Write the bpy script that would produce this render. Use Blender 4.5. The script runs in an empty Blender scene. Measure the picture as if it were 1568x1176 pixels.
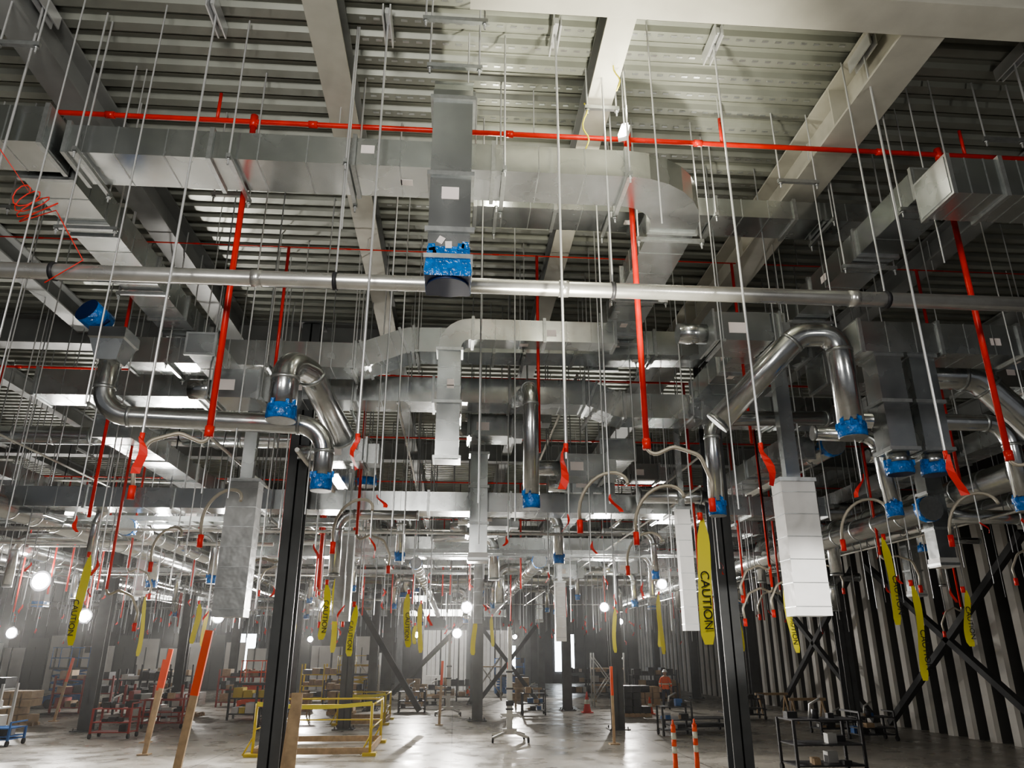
import bpy, math, random
from mathutils import Vector, Matrix, Quaternion
random.seed(11)
V=Vector
COL=bpy.context.scene.collection
# ------------------------------------------------------------------ materials
def mat(name, col, rough=.5, metal=0., noise=None, bump=None, emit=None, estr=0., spiral=False, spec=None):
    m=bpy.data.materials.new(name); m.use_nodes=True
    nt=m.node_tree; N=nt.nodes; L=nt.links; b=N["Principled BSDF"]
    b.inputs["Base Color"].default_value=(*col,1); b.inputs["Roughness"].default_value=rough
    b.inputs["Metallic"].default_value=metal
    if spec is not None: b.inputs["Specular IOR Level"].default_value=spec
    if emit: b.inputs["Emission Color"].default_value=(*emit,1); b.inputs["Emission Strength"].default_value=estr
    tc=N.new("ShaderNodeTexCoord")
    if noise:
        sc,amt,ramt=noise
        n=N.new("ShaderNodeTexNoise"); n.inputs["Scale"].default_value=sc; n.inputs["Detail"].default_value=5
        L.new(tc.outputs["Object"],n.inputs["Vector"])
        r=N.new("ShaderNodeMapRange"); r.inputs[1].default_value=.3; r.inputs[2].default_value=.7
        r.inputs[3].default_value=1-amt; r.inputs[4].default_value=1+amt
        L.new(n.outputs["Fac"],r.inputs[0])
        mx=N.new("ShaderNodeVectorMath"); mx.operation='SCALE'; mx.inputs[0].default_value=col
        L.new(r.outputs[0],mx.inputs["Scale"]); L.new(mx.outputs[0],b.inputs["Base Color"])
        r2=N.new("ShaderNodeMapRange"); r2.inputs[1].default_value=.3; r2.inputs[2].default_value=.7
        r2.inputs[3].default_value=max(.02,rough-ramt); r2.inputs[4].default_value=min(1,rough+ramt)
        n2=N.new("ShaderNodeTexNoise"); n2.inputs["Scale"].default_value=sc*.37; n2.inputs["Detail"].default_value=3
        L.new(tc.outputs["Object"],n2.inputs["Vector"]); L.new(n2.outputs["Fac"],r2.inputs[0]); L.new(r2.outputs[0],b.inputs["Roughness"])
    if bump:
        sc,st=bump
        n=N.new("ShaderNodeTexNoise"); n.inputs["Scale"].default_value=sc; n.inputs["Detail"].default_value=2
        L.new(tc.outputs["Object"],n.inputs["Vector"])
        bp=N.new("ShaderNodeBump"); bp.inputs["Strength"].default_value=st; bp.inputs["Distance"].default_value=.05
        L.new(n.outputs["Fac"],bp.inputs["Height"]); L.new(bp.outputs[0],b.inputs["Normal"])
    if spiral:
        uv=N.new("ShaderNodeSeparateXYZ"); L.new(tc.outputs["UV"],uv.inputs[0])
        ma=N.new("ShaderNodeMath"); ma.operation='MULTIPLY_ADD'; ma.inputs[1].default_value=8.0
        L.new(uv.outputs[1],ma.inputs[0]); L.new(uv.outputs[0],ma.inputs[2])
        fr=N.new("ShaderNodeMath"); fr.operation='FRACT'; L.new(ma.outputs[0],fr.inputs[0])
        gt=N.new("ShaderNodeMath"); gt.operation='GREATER_THAN'; gt.inputs[1].default_value=.86; L.new(fr.outputs[0],gt.inputs[0])
        bp=N.new("ShaderNodeBump"); bp.inputs["Strength"].default_value=.5; bp.inputs["Distance"].default_value=.01
        L.new(gt.outputs[0],bp.inputs["Height"]); L.new(bp.outputs[0],b.inputs["Normal"])
    return m
GALV=mat("galvanized_sheet",(.56,.585,.585),.25,.97,noise=(5,.07,.07),bump=(1.1,.12))
SPIR=mat("spiral_galvanized",(.62,.64,.64),.21,.97,noise=(12,.07,.05),spiral=True)
FLNG=mat("flange_steel",(.48,.50,.50),.35,.85,noise=(20,.1,.05))
PIPE=mat("steel_conduit",(.80,.80,.77),.3,.85,noise=(6,.08,.06))
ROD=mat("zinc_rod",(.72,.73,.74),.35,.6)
RODF=mat("zinc_rod_dimmed",(.36,.37,.38),.45,.6)  # rod zinc darkened, so the dim far hall is in the colour
RED=mat("red_pipe_paint",(.70,.030,.015),.32,0,noise=(5,.15,.05))
REDP=mat("red_flag_plastic",(.80,.045,.03),.5)
BLUE=mat("blue_wrap",(.008,.16,.52),.25,0,noise=(14,.35,.1),bump=(18,.6))
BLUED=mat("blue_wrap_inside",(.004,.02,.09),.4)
YEL=mat("caution_yellow",(.80,.72,.06),.5)
YELS=mat("safety_yellow_paint",(.72,.55,.04),.45)
BLK=mat("black_print",(.02,.02,.02),.6)
WHT=mat("white_wrap",(.80,.80,.79),.42,0,noise=(3,.06,.1),bump=(5,.25))
WHTG=mat("white_wrap_shaded",(.42,.43,.43),.38,.35,noise=(3,.1,.1),bump=(5,.3))  # darker copy of the white wrap, shade put into its colour
LBL=mat("paper_label",(.85,.78,.76),.7)
DECK=mat("deck_steel",(.285,.297,.265),.5,.5,noise=(1.3,.14,.1))
BEAM=mat("primer_grey_beam",(.24,.25,.245),.55,0,noise=(2,.12,.1))
BEAMW=mat("pale_beam",(.50,.49,.43),.65,0,noise=(2.5,.1,.1))  # paler, yellower grey than the other beams
COLM=mat("column_primer",(.085,.09,.095),.45,0,noise=(3,.15,.1))
BRAC=mat("brace_primer",(.05,.052,.055),.75,0,noise=(3,.15,.1))
DARK=mat("dark_steel",(.04,.04,.045),.5,.2,noise=(4,.2,.1))
SHAD=mat("panel_shade_and_seam",(.09,.09,.087),.7)  # painted shade on wall rib sides; also colours partition seams
HOSE=mat("braided_hose",(.50,.46,.38),.45,.3)
WOOD=mat("lumber",(.50,.36,.22),.7,0,noise=(6,.2,.1))
ORG=mat("orange_paint",(.95,.10,.015),.5)
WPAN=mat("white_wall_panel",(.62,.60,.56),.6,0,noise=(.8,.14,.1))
DWALL=mat("dark_wall",(.07,.07,.072),.8,0,noise=(.6,.3,.1))
LED=mat("led_emitter",(1,1,1),.5,emit=(1,.97,.92),estr=400)
LEDS=mat("led_strip_emitter",(1,1,1),.5,emit=(1,.96,.9),estr=25)
DAY=mat("daylight_opening",(1,1,1),.5,emit=(.85,.93,1),estr=7)
RUB=mat("black_rubber",(.02,.02,.02),.7)
SKIN=mat("skin",(.45,.26,.18),.55)
VEST=mat("hi_vis_orange",(.95,.13,.02),.6)
REFL=mat("reflective_band",(.7,.72,.6),.4)
PANT=mat("work_trousers",(.03,.035,.06),.8)
HELM=mat("white_hard_hat",(.8,.8,.78),.3)
BLUP=mat("blue_machine_paint",(.03,.14,.42),.4)
MAST=mat("lift_mast_grey",(.6,.6,.58),.4,.3)
DRED=mat("rack_red_paint",(.34,.03,.02),.5)
CARD=mat("cardboard",(.42,.30,.18),.8,0,noise=(4,.15,.05))
def floor_mat():
    m=bpy.data.materials.new("polished_concrete"); m.use_nodes=True; nt=m.node_tree;N=nt.nodes;L=nt.links;b=N["Principled BSDF"]
    tc=N.new("ShaderNodeTexCoord"); n=N.new("ShaderNodeTexNoise"); n.inputs["Scale"].default_value=.35; n.inputs["Detail"].default_value=8
    L.new(tc.outputs["Object"],n.inputs["Vector"])
    cr=N.new("ShaderNodeValToRGB"); cr.color_ramp.elements[0].position=.3; cr.color_ramp.elements[0].color=(.30,.28,.245,1)
    cr.color_ramp.elements[1].position=.7; cr.color_ramp.elements[1].color=(.42,.395,.35,1); L.new(n.outputs["Fac"],cr.inputs[0])
    br=N.new("ShaderNodeTexBrick"); br.inputs["Scale"].default_value=.16; br.offset=0; br.inputs["Mortar Size"].default_value=.004
    br.inputs["Color1"].default_value=(1,1,1,1);br.inputs["Color2"].default_value=(.94,.94,.94,1);br.inputs["Mortar"].default_value=(.45,.45,.45,1)
    br.inputs["Brick Width"].default_value=1;br.inputs["Row Height"].default_value=1
    L.new(tc.outputs["Object"],br.inputs["Vector"])
    mx=N.new("ShaderNodeMix"); mx.data_type='RGBA'; mx.blend_type='MULTIPLY'; mx.inputs[0].default_value=1
    L.new(cr.outputs[0],mx.inputs[6]); L.new(br.outputs[0],mx.inputs[7]); L.new(mx.outputs[2],b.inputs["Base Color"])
    n2=N.new("ShaderNodeTexNoise"); n2.inputs["Scale"].default_value=1.2; n2.inputs["Detail"].default_value=6; L.new(tc.outputs["Object"],n2.inputs["Vector"])
    r=N.new("ShaderNodeMapRange"); r.inputs[1].default_value=.35;r.inputs[2].default_value=.65;r.inputs[3].default_value=.22;r.inputs[4].default_value=.45
    L.new(n2.outputs["Fac"],r.inputs[0]); L.new(r.outputs[0],b.inputs["Roughness"]); return m
CONC=floor_mat()
# ------------------------------------------------------------------ mesh builder
class MB:
    def __init__(s): s.v=[];s.f=[];s.m=[];s.sm=[];s.uv=[];s.mats=[]
    def mi(s,m):
        if m not in s.mats: s.mats.append(m)
        return s.mats.index(m)
    def face(s,idx,m,sm=False,uv=None):
        s.f.append(idx); s.m.append(s.mi(m)); s.sm.append(sm); s.uv.append(uv or [(0,0)]*len(idx))
    def box(s,x0,x1,y0,y1,z0,z1,m):
        s.obox(V(((x0+x1)/2,(y0+y1)/2,(z0+z1)/2)),(abs(x1-x0),abs(y1-y0),abs(z1-z0)),None,m)
    def obox(s,c,size,R,m):
        b=len(s.v)
        for dx in(-.5,.5):
            for dy in(-.5,.5):
                for dz in(-.5,.5):
                    p=V((dx*size[0],dy*size[1],dz*size[2]))
                    if R is not None: p=R@p
                    s.v.append(V(c)+p)
        for q in((0,1,3,2),(4,6,7,5),(0,4,5,1),(2,3,7,6),(0,2,6,4),(1,5,7,3)):
            s.face([b+i for i in q],m)
    def bar(s,a,b_,w,h,m,up=(0,0,1)):
        a=V(a);b_=V(b_);t=(b_-a).normalized();up=V(up)
        if abs(t.dot(up))>.98: up=V((0,1,0))
        sd=t.cross(up).normalized();u=sd.cross(t)
        R=Matrix((sd,t,u)).transposed()
        s.obox((a+b_)/2,(w,(b_-a).length,h),R,m)
    def sweep(s,path,prof,m,up=(0,0,1),smooth=False,caps=True,scales=None,capm=None):
        P=[V(p) for p in path];n=len(P);k=len(prof)
        T=[]
        for i in range(n):
            d=V((0,0,0))
            if i>0: d+=(P[i]-P[i-1]).normalized()
            if i<n-1: d+=(P[i+1]-P[i]).normalized()
            T.append(d.normalized())
        u=V(up)
        if abs(T[0].dot(u))>.98: u=V((0,1,0))
        u=(u-T[0]*u.dot(T[0])).normalized()
        L=0;base=len(s.v);F=[]
        Ls=[]
        for i in range(n):
            if i>0:
                q=T[i-1].rotation_difference(T[i]); u=(q@u); u=(u-T[i]*u.dot(T[i])).normalized(); L+=(P[i]-P[i-1]).length
            sd=T[i].cross(u)
            sc=scales[i] if scales else 1
            if not isinstance(sc,(tuple,list)): sc=(sc,sc)
            for a,b in prof: s.v.append(P[i]+sd*(a*sc[0])+u*(b*sc[1]))
            Ls.append(L);F.append((P[i],T[i],sd,u.copy()))
        for i in range(n-1):
            for j in range(k):
                j2=(j+1)%k
                s.face([base+i*k+j,base+i*k+j2,base+(i+1)*k+j2,base+(i+1)*k+j],m,smooth,
                  [(j/k,Ls[i]),((j+1)/k,Ls[i]),((j+1)/k,Ls[i+1]),(j/k,Ls[i+1])])
        if caps:
            s.face([base+j for j in range(k)][::-1],capm or m); s.face([base+(n-1)*k+j for j in range(k)],capm or m)
        return F
    def tube(s,path,r,m,n=12,**k):
        return s.sweep(path,[(math.cos(2*math.pi*i/n)*r,math.sin(2*math.pi*i/n)*r) for i in range(n)],m,smooth=True,**k)
    def build(s,name,parent=None,loc=None):
        me=bpy.data.meshes.new(name); me.from_pydata([tuple(v) for v in s.v],[],s.f)
        for m in s.mats: me.materials.append(m)
        me.polygons.foreach_set("material_index",s.m); me.polygons.foreach_set("use_smooth",s.sm)
        ul=me.uv_layers.new(name="UVMap"); fl=[]
        for q in s.uv:
            for a in q: fl+=[a[0],a[1]]
        ul.data.foreach_set("uv",fl); me.update()
        o=bpy.data.objects.new(name,me); COL.objects.link(o)
        if parent: o.parent=parent
        if loc: o.location=loc
        return o
def fillet(pts,r,n=7):
    P=[V(p) for p in pts];out=[P[0]]
    for i in range(1,len(P)-1):
        a=(P[i-1]-P[i]);b=(P[i+1]-P[i]);la=a.length;lb=b.length;a.normalize();b.normalize()
        ang=a.angle(b)
        if ang>3.1: out.append(P[i]);continue
        d=min(r/math.tan(ang/2),la*.49 if i>1 else la*.95,lb*.49 if i<len(P)-2 else lb*.95); rr=d*math.tan(ang/2)
        bis=(a+b).normalized(); c=P[i]+bis*(rr/math.sin(ang/2))
        s0=P[i]+a*d-c;s1=P[i]+b*d-c
        for k in range(n+1):
            t=k/n; out.append(c+(Quaternion(s0.cross(s1).normalized(),s0.angle(s1)*t)@s0))
    out.append(P[-1]);return out
def rp(w,h): return [(-w/2,-h/2),(w/2,-h/2),(w/2,h/2),(-w/2,h/2)]
def rduct(name,pts,w,h,rad=.5,fl=1.25,m=GALV,mb=None,flm=FLNG,label=True,up=(0,0,1)):
    own=mb is None; mb=mb or MB()
    path=fillet(pts,rad) if len(pts)>2 else [V(p) for p in pts]
    F=mb.sweep(path,rp(w,h),m,up=up)
    def ring(p,t,sd,u,q=.03,wd=.045):
        for sx,sz,cx,cz in((w+2*q,q,0,h/2+q/2),(w+2*q,q,0,-h/2-q/2),(q,h,w/2+q/2,0),(q,h,-w/2-q/2,0)):
            mb.obox(p+sd*cx+u*cz,(sx,wd,sz),Matrix((sd,t,u)).transposed(),flm)
    for i in range(len(F)-1):
        a,b=F[i],F[i+1];L=(b[0]-a[0]).length
        if L>.45:
            k=max(1,round(L/fl))
            for j in range(k+1):
                t=(b[0]-a[0]).normalized();off=L*j/k
                off=min(max(off,.03),L-.03)
                u=a[3] if j<k else b[3]; u=(u-t*u.dot(t)).normalized()
                ring(a[0]+t*off,t,t.cross(u),u)
                if j<k and own:
                    for ss in(.33,.67): ring(a[0]+t*(off+L/k*ss),t,t.cross(u),u,.004,.012)
            if label and random.random()<.75:
                t=(b[0]-a[0]).normalized();u=(a[3]-t*a[3].dot(t)).normalized();sd=t.cross(u)
                p=a[0]+t*(L*random.uniform(.3,.7))
                s=1 if sd.y<0 else -1
                mb.obox(p+sd*s*(w/2+.002)+u*random.uniform(-.1,.1)*h,(.004,.14,.1),Matrix((sd,t,u)).transposed(),LBL)
                mb.obox(p-u*(h/2+.002)+t*.4,(.1,.13,.004),Matrix((sd,t,u)).transposed(),LBL)
    if own: return mb.build(name)
def blue_cap(mb,p,t,r,ln=.16):
    """plastic wrap over an open duct end; t = outward direction"""
    p=V(p);t=V(t).normalized();n=18
    path=[p-t*ln,p-t*ln*.6,p-t*.02,p+t*.012]
    mb.tube(path,r*1.05,BLUE,n=n,caps=True,capm=BLUED,scales=[1.0,1.02,1.05,1.0])
    for i in range(7):
        a=random.uniform(0,6.28);sd=V((math.cos(a),math.sin(a),0)) if abs(t.z)>.7 else V((math.cos(a),0,math.sin(a)))
        mb.obox(p-t*(ln*random.uniform(.75,1.15))+sd*r*1.02,(.05,.05,.02) if abs(t.z)<.7 else (.035,.035,.07),None,BLUE)
def round_duct(name,pts,r,rad=.25,cap_end=True,cap_start=False,n=18,mb=None):
    own=mb is None;mb=mb or MB()
    path=fillet(pts,rad,8) if len(pts)>2 else [V(p) for p in pts]
    mb.tube(path,r,SPIR,n=n)
    for i in range(len(path)-1):
        d=path[i+1]-path[i]
        if d.length>.2:
            t=d.normalized();k=max(1,int(d.length/.8))
            for j in range(k+1):
                q=path[i]+d*(j/k); q0=q-t*.02;q1=q+t*.02
                mb.tube([q0,q1],r*1.05,FLNG,n=n)
    if cap_end: blue_cap(mb,path[-1],path[-1]-path[-2],r)
    if cap_start: blue_cap(mb,path[0],path[0]-path[1],r)
    if own: return mb.build(name)
def rod(mb,x,y,z0,z1,r,m,n=5): mb.tube([(x,y,z0),(x,y,z1)],r,m,n=n,caps=False)
DECKZ=9.1
def trapeze(mb,c,half,z,axis='x',r=.011,m=ROD):
    """strut under a duct carried by two rods to the deck"""
    x,y=c
    if axis=='x': mb.box(x-half,x+half,y-.022,y+.022,z-.045,z,FLNG);E=[(x-half+.03,y),(x+half-.03,y)]
    else: mb.box(x-.022,x+.022,y-half,y+half,z-.045,z,FLNG);E=[(x,y-half+.03),(x,y+half-.03)]
    for a,b in E:
        rod(mb,a,b,z-.12,DECKZ,r,m); mb.tube([(a,b,z-.07),(a,b,z-.05)],.025,FLNG,n=6)
# ------------------------------------------------------------------ shell
X0,X1,Y0,Y1=-42.,17.2,-3.,72.
mb=MB(); mb.box(X0,X1+.4,Y0,Y1+.4,-.2,0,CONC); mb.build("floor")
mb=MB(); # corrugated roof deck, ribs run left-right
y=3.
pts=[]
while y<Y1:
    pts+=[(y,DECKZ),(y+.12,DECKZ),(y+.15,DECKZ+.06),(y+.27,DECKZ+.06)]; y+=.30
b=len(mb.v)
for yy,zz in pts: mb.v.append(V((X0,yy,zz)));mb.v.append(V((X1,yy,zz)))
for i in range(len(pts)-1): mb.face([b+2*i,b+2*i+1,b+2*i+3,b+2*i+2],DECK)
mb.box(X0,X1+.4,Y0,Y1+.4,DECKZ+.1,DECKZ+.3,DWALL)
for yy in [3+.3*i+.21 for i in range(0,60)]:
    mb.box(X0,X1,yy-.012,yy+.012,DECKZ+.05,DECKZ+.061,DECK)
for yy in [5.4+.3*i+.05 for i in range(0,16)]:
    x=-1.2
    while x<4.2:
        mb.box(x,x+.07,yy-.014,yy+.014,DECKZ-.006,DECKZ+.002,FLNG); x+=.15
mb.build("ceiling")
mb=MB(); mb.box(X0,X1,Y1,Y1+.3,0,DECKZ+.1,DWALL)
for x in range(-41,17,1): mb.box(x,x+.06,Y1-.06,Y1,0,DECKZ,DARK)
mb.build("wall_far")
mb=MB(); mb.box(X0-.3,X0,Y0,Y1,0,DECKZ+.1,DWALL); mb.build("wall_left")
mb=MB(); mb.box(X1+.1,X1+.4,Y0,Y1,0,DECKZ+.1,DWALL)
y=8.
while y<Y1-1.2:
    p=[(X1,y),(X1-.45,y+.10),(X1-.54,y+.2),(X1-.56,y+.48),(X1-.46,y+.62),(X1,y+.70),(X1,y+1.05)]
    M=(SHAD,WPAN,WPAN,WPAN,SHAD,DARK)  # rib sides and recess coloured dark to stand for their shadow
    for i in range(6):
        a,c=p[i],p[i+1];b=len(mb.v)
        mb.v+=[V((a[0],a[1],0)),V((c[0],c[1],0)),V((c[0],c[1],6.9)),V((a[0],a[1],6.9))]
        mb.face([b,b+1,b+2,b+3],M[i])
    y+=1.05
mb.box(X1-.6,X1+.1,8,Y1,6.9,7.05,DARK)
mb.build("wall_right")
def ibeam(mb,a,b,w,h,tf,m,m2=None):
    a=V(a);b=V(b);u=V((0,0,1));tw=.03
    mb.bar(a+u*tf/2,b+u*tf/2,w,tf,m2 or m); mb.bar(a+u*h/2,b+u*h/2,tw,h-tf*2,m); mb.bar(a+u*(h-tf/2),b+u*(h-tf/2),w,tf,m)
for x,w,h,m in((-10.9,.25,.4,BEAM),(-7.6,.3,.4,BEAM),(-4.6,.36,.5,BEAM),(-1.5,.34,.40,BEAM),(1.55,.30,.40,BEAM),(4.6,.46,.60,BEAMW),(7.8,.3,.4,BEAM),(11,.25,.4,BEAM),(-14,.3,.5,BEAM),(-17,.3,.5,BEAM),(14,.3,.5,BEAM)):
    mb=MB(); ibeam(mb,(x,5.56 if x>0 else 3,DECKZ-h-.01),(x,14.38,DECKZ-h-.01),w,h,.03,m,BEAMW if x in(1.55,-1.5) else m)
    ibeam(mb,(x,14.82,DECKZ-h-.01),(x,Y1,DECKZ-h-.01),w,h,.03,BEAM)
    if x==4.6:
        for k in range(3): mb.box(x-.22,x+.22,7+k*3-.01,7+k*3+.01,DECKZ-.58,DECKZ-.04,BEAMW)
    mb.build("ceiling_joist_beam")
for y,m in((5.35,BEAMW),(14.6,BEAM),(23.8,BEAM),(33,BEAM),(42,BEAM),(51,BEAM),(60,BEAM)):
    mb=MB(); ibeam(mb,((.0 if y<6 else X0),y,DECKZ-.63),(X1,y,DECKZ-.63),.4,.62,.035,m); mb.build("ceiling_girder")
def column(x,y,w=.29,ztop=DECKZ-.63):
    mb=MB()
    mb.box(x-w/2,x+w/2,y-w/2,y-w/2+.03,0,ztop,COLM);mb.box(x-w/2,x+w/2,y+w/2-.03,y+w/2,0,ztop,COLM)
    mb.box(x-.015,x+.015,y-w/2,y+w/2,0,ztop,COLM)
    mb.box(x-w*.9,x+w*.9,y-w*.9,y+w*.9,0,.04,COLM)
    for sx in(-1,1):
        for sy in(-1,1): mb.tube([(x+sx*w*.7,y+sy*w*.7,0),(x+sx*w*.7,y+sy*w*.7,.12)],.02,DARK,n=6)
    mb.box(x-w*.7,x+w*.7,y-w*.7,y+w*.7,ztop-.03,ztop,COLM)
    mb.build("steel_column")
for c in((-2.83,13.2),(4.72,13.2),(-3.9,29.8),(5.98,29.06),(5.5,38.5),(5.7,51.5),(-3.9,39),(-3.9,48),(-12.9,29.8),(-12.9,20.5),(-13,39),(-13,48),(-22,30),(-22,39),(-22,48),(14.8,29),(14.8,38.5),(1.0,33),(1.1,43),(1.1,57),(-3.9,57),(5.6,60),(-13,57),(-8.5,43),(-31,39),(-31,48),(14.8,48),(14.8,57),(9.8,48)):
    column(c[0],c[1],.33 if c[1]<13.5 else .42)
for a,b in (((15.9,20,.2),(15.9,28.5,5.8)),((15.9,28.5,.2),(15.9,20,5.8)),((15.9,29.5,.2),(15.9,38,5.8)),((15.9,38,.2),(15.9,29.5,5.8)),((-3.6,48,.3),(.8,43.4,4.5)),((-3.6,30,4.2),(-1.2,29.8,.6)),((15.9,13,.2),(15.9,19.5,6)),((15.9,19.5,.2),(15.9,13,6)),((1.4,43,.2),(4.5,43,4)),((1.4,43,4),(4.5,43,.2))):
    mb=MB(); mb.bar(a,b,.2,.2,BRAC); mb.build("diagonal_brace")
# ------------------------------------------------------------------ near ductwork
hang=MB()
rduct("rectangular_trunk_duct",[(-4.1,6.87,7.545),(2.5,6.87,7.545),(2.5,12.3,7.545)],.56,.33,rad=.75,fl=1.55)
for x in(-3.9,-2.4,-1.23,.4,1.72): trapeze(hang,(x,6.87),.42,7.35,'y')
for y in(7.75,9.4,11): trapeze(hang,(2.5,y),.42,7.35,'x')
rduct("rectangular_branch_duct",[(-9,6.62,7.53),(-4.15,6.62,7.53)],.5,.42)
rduct("rectangular_branch_duct",[(-4.42,6.95,7.5),(-4.42,11.7,7.5)],.52,.36,fl=1.3)
for y in(7.9,9.6,11.2): trapeze(hang,(-4.42,y),.36,7.3,'x')
rduct("rectangular_branch_duct",[(5.2,6.6,7.48),(5.2,11.8,7.48)],.5,.35,fl=1.3)
for y in(6.8,8.1,9.8,11.4): trapeze(hang,(5.2,y),.36,7.28,'x')
rduct("rectangular_branch_duct",[(4.85,6.25,7.15),(9,6.25,7.15)],.5,.42,fl=.6)
rduct("rectangular_branch_duct",[(.1,8.55,8.2),(5.5,8.55,8.2)],.5,.27,fl=1.2)
for x in(.4,1.9,3.3,4.9): trapeze(hang,(x,8.55),.36,8.05,'y')
for x,y,z,h in((-.14,5.7,8.5,.32),(-4.3,5.9,8.1,.2),(4.1,7.5,8.1,.26),(1.55,6.9,8.55,.2),(6.3,6.8,8.3,.25),(-2.9,8.0,7.9,.2),(-5.6,8,7.6,.22)): trapeze(hang,(x,y),h,z,'x')
rduct("rectangular_branch_duct",[(-3.4,9.2,6.4),(-3.4,11.0,6.4)],.34,.26,label=False)
mb=MB()
rduct("",[(-.14,7.7,7.93),(-.14,6.08,7.93),(-.14,6.08,5.9)],.38,.38,rad=.22,fl=1.0,mb=mb,label=False)
mb.sweep([(-.14,6.08,6.04),(-.14,6.08,5.92),(-.14,6.08,5.78),(-.14,6.08,5.74)],rp(.385,.385),BLUE,up=(0,1,0),scales=[.99,1.02,1.10,1.06],capm=BLUED)
mb.tube([(-.14,6.08,5.745),(-.14,6.08,5.72)],.19,BLUED,n=22)
for k in range(7): mb.obox((-.14+random.uniform(-.16,.16),5.883,random.uniform(5.96,6.10)),(.06,.006,.07),Matrix.Rotation(random.uniform(-.5,.5),3,'Y'),BLUE if k<5 else LBL)
mb.obox((-.14,5.885,6.6),(.16,.004,.13),None,LBL)
mb.box(-.36,.09,5.86,5.89,6.18,6.23,FLNG)
mb.build("supply_drop_duct")
for y in(6.0,7.5): trapeze(hang,(-.14,y),.28,8.2,'x')
mb=MB(); mb.tube([(-14,6.6,6.02),(12,6.6,6.02)],.078,PIPE,n=16)
for x in(-11,-8,-5,-2,1,4,7): mb.tube([(x-.05,6.6,6.02),(x+.05,6.6,6.02)],.085,PIPE,n=16)
for x in(-1.25,1.5,4.35,-3.9,7):
    rod(mb,x,6.6,6.1,DECKZ,.011,ROD); mb.tube([(x-.02,6.6,6.02),(x+.02,6.6,6.02)],.092,DARK,n=14)
mb.build("long_conduit_pipe")
def spr_main(y,z,x0,x1,r=.03):
    mb=MB(); mb.tube([(x0,y,z),(x1,y,z)],r,RED,n=12)
    x=x0+.7
    while x<x1:
        mb.tube([(x-.05,y,z),(x+.05,y,z)],r*1.4,RED,n=12); rod(mb,x+.3,y,z,DECKZ,.008,ROD); x+=2.3
    return mb
def flexhead(mb,x,y,z,s=1):
    pts=[(x,y,z),(x+.02,y,z-.12),(x+.25*s,y-.1,z-.02),(x+.5*s,y-.15,z-.12),(x+.62*s,y-.1,z-.38),(x+.6*s,y-.1,z-.55)]
    mb.tube(fillet(pts,.12,5),.02,HOSE,n=8)
    mb.tube([(x+.6*s,y-.1,z-.55),(x+.6*s,y-.1,z-.68)],.035,REDP,n=8)
mb=spr_main(7.3,8.42,-14,13)
for x,zb in((-2.48,4.64),(1.93,4.6),(5.85,4.55)):
    mb.tube([(x,7.3,8.42),(x,7.3,zb)],.033,RED,n=12); mb.tube([(x,7.3,8.34),(x,7.3,8.50)],.045,RED,n=12)
    mb.tube([(x,7.3,zb-.03),(x,7.3,zb+.08)],.045,RED,n=12)
    flexhead(mb,x,7.3,zb,-1 if x<0 else 1)
for x in (-2.9,3.1,6.2): mb.tube([(x,7.3,8.42),(x,7.3,8.8)],.02,RED,n=8)
mb.build("red_sprinkler_pipe")
mb=spr_main(10.3,8.5,-14,13,.010)
for x,zb in((-4.9,4.3),(1.15,5.3),(-2.7,6),(4.3,5.5),(7.4,5)): 
    mb.tube([(x,10.3,8.5),(x,10.3,zb)],.024,RED,n=8)
mb.build("red_sprinkler_pipe")
for y,z in((13.5,7.6),(17.5,7.5),(22,7.4),(28,7.3),(35,7.2)):
    mb=spr_main(y,z,-25,15,.02)
    for i in range(12):
        x=random.uniform(-14,12); zb=random.uniform(3.6,4.6); mb.tube([(x,y,z),(x,y,zb)],.026,RED,n=6); 
        if y<18: flexhead(mb,x,y,zb,random.choice((-1,1)))
    mb.build("red_sprinkler_pipe")
# ------------------------------------------------------------------ middle ductwork
rduct("rectangular_trunk_duct",[(-5.2,11.3,7.02),(-1.6,11.3,7.02),(-.85,11.3,7.32),(5.8,11.3,7.42)],.55,.42,rad=.25,fl=1.25)
for x in(-4.5,-3,-1.7,-.7,1,3,4.6): trapeze(hang,(x,11.3),.4,6.8 if x<-1 else 7.1,'y')
rduct("rectangular_drop_duct",[(2.3,10.15,7.07),(-.17,10.15,7.07),(-.17,10.15,5.1)],.33,.33,rad=.3,fl=.9)
rduct("rectangular_trunk_duct",[(-7,12.3,6.8),(2.2,12.3,6.83),(2.75,12.3,6.62),(7,12.3,6.62)],.6,.44,rad=.25,fl=1.25)
for x in(-6,-4,-1.8,0,2.2,4,5.5): trapeze(hang,(x,12.3),.45,6.42,'y')
rduct("rectangular_trunk_duct",[(5.8,11.0,6.9),(12,11.0,6.9)],.6,.5,fl=1.25)
mb=MB(); round_duct("",[(-4.05,8.3,6.0),(-4.05,8.3,5.12),(-1.57,8.55,5.12),(-1.57,8.55,4.36)],.115,rad=.32,mb=mb)
mb.sweep([(-4.05,8.3,5.75),(-4.05,8.3,5.98),(-4.05,8.3,6.0),(-4.05,8.3,6.12)],rp(.34,.34),GALV,up=(0,1,0),scales=[.7,1.1,1.2,1.2])
mb.tube([(-4.2,8.3,6.22),(-4.3,8.05,6.3)],.15,BLUE,n=16,capm=BLUED)
for i in range(7): mb.obox((-4.2+random.uniform(-.1,.1),8.15,6.25+random.uniform(-.1,.1)),(.1,.02,.04),Matrix.Rotation(random.uniform(-1,1),3,'Y'),BLUED)
mb.build("spiral_duct_run")
round_duct("spiral_duct_run",[(-1.97,8.0,5.02),(-1.97,8.0,5.72),(-1.8,8.45,5.75),(-1.5,9.4,5.2)][::-1],.155,rad=.24)
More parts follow.
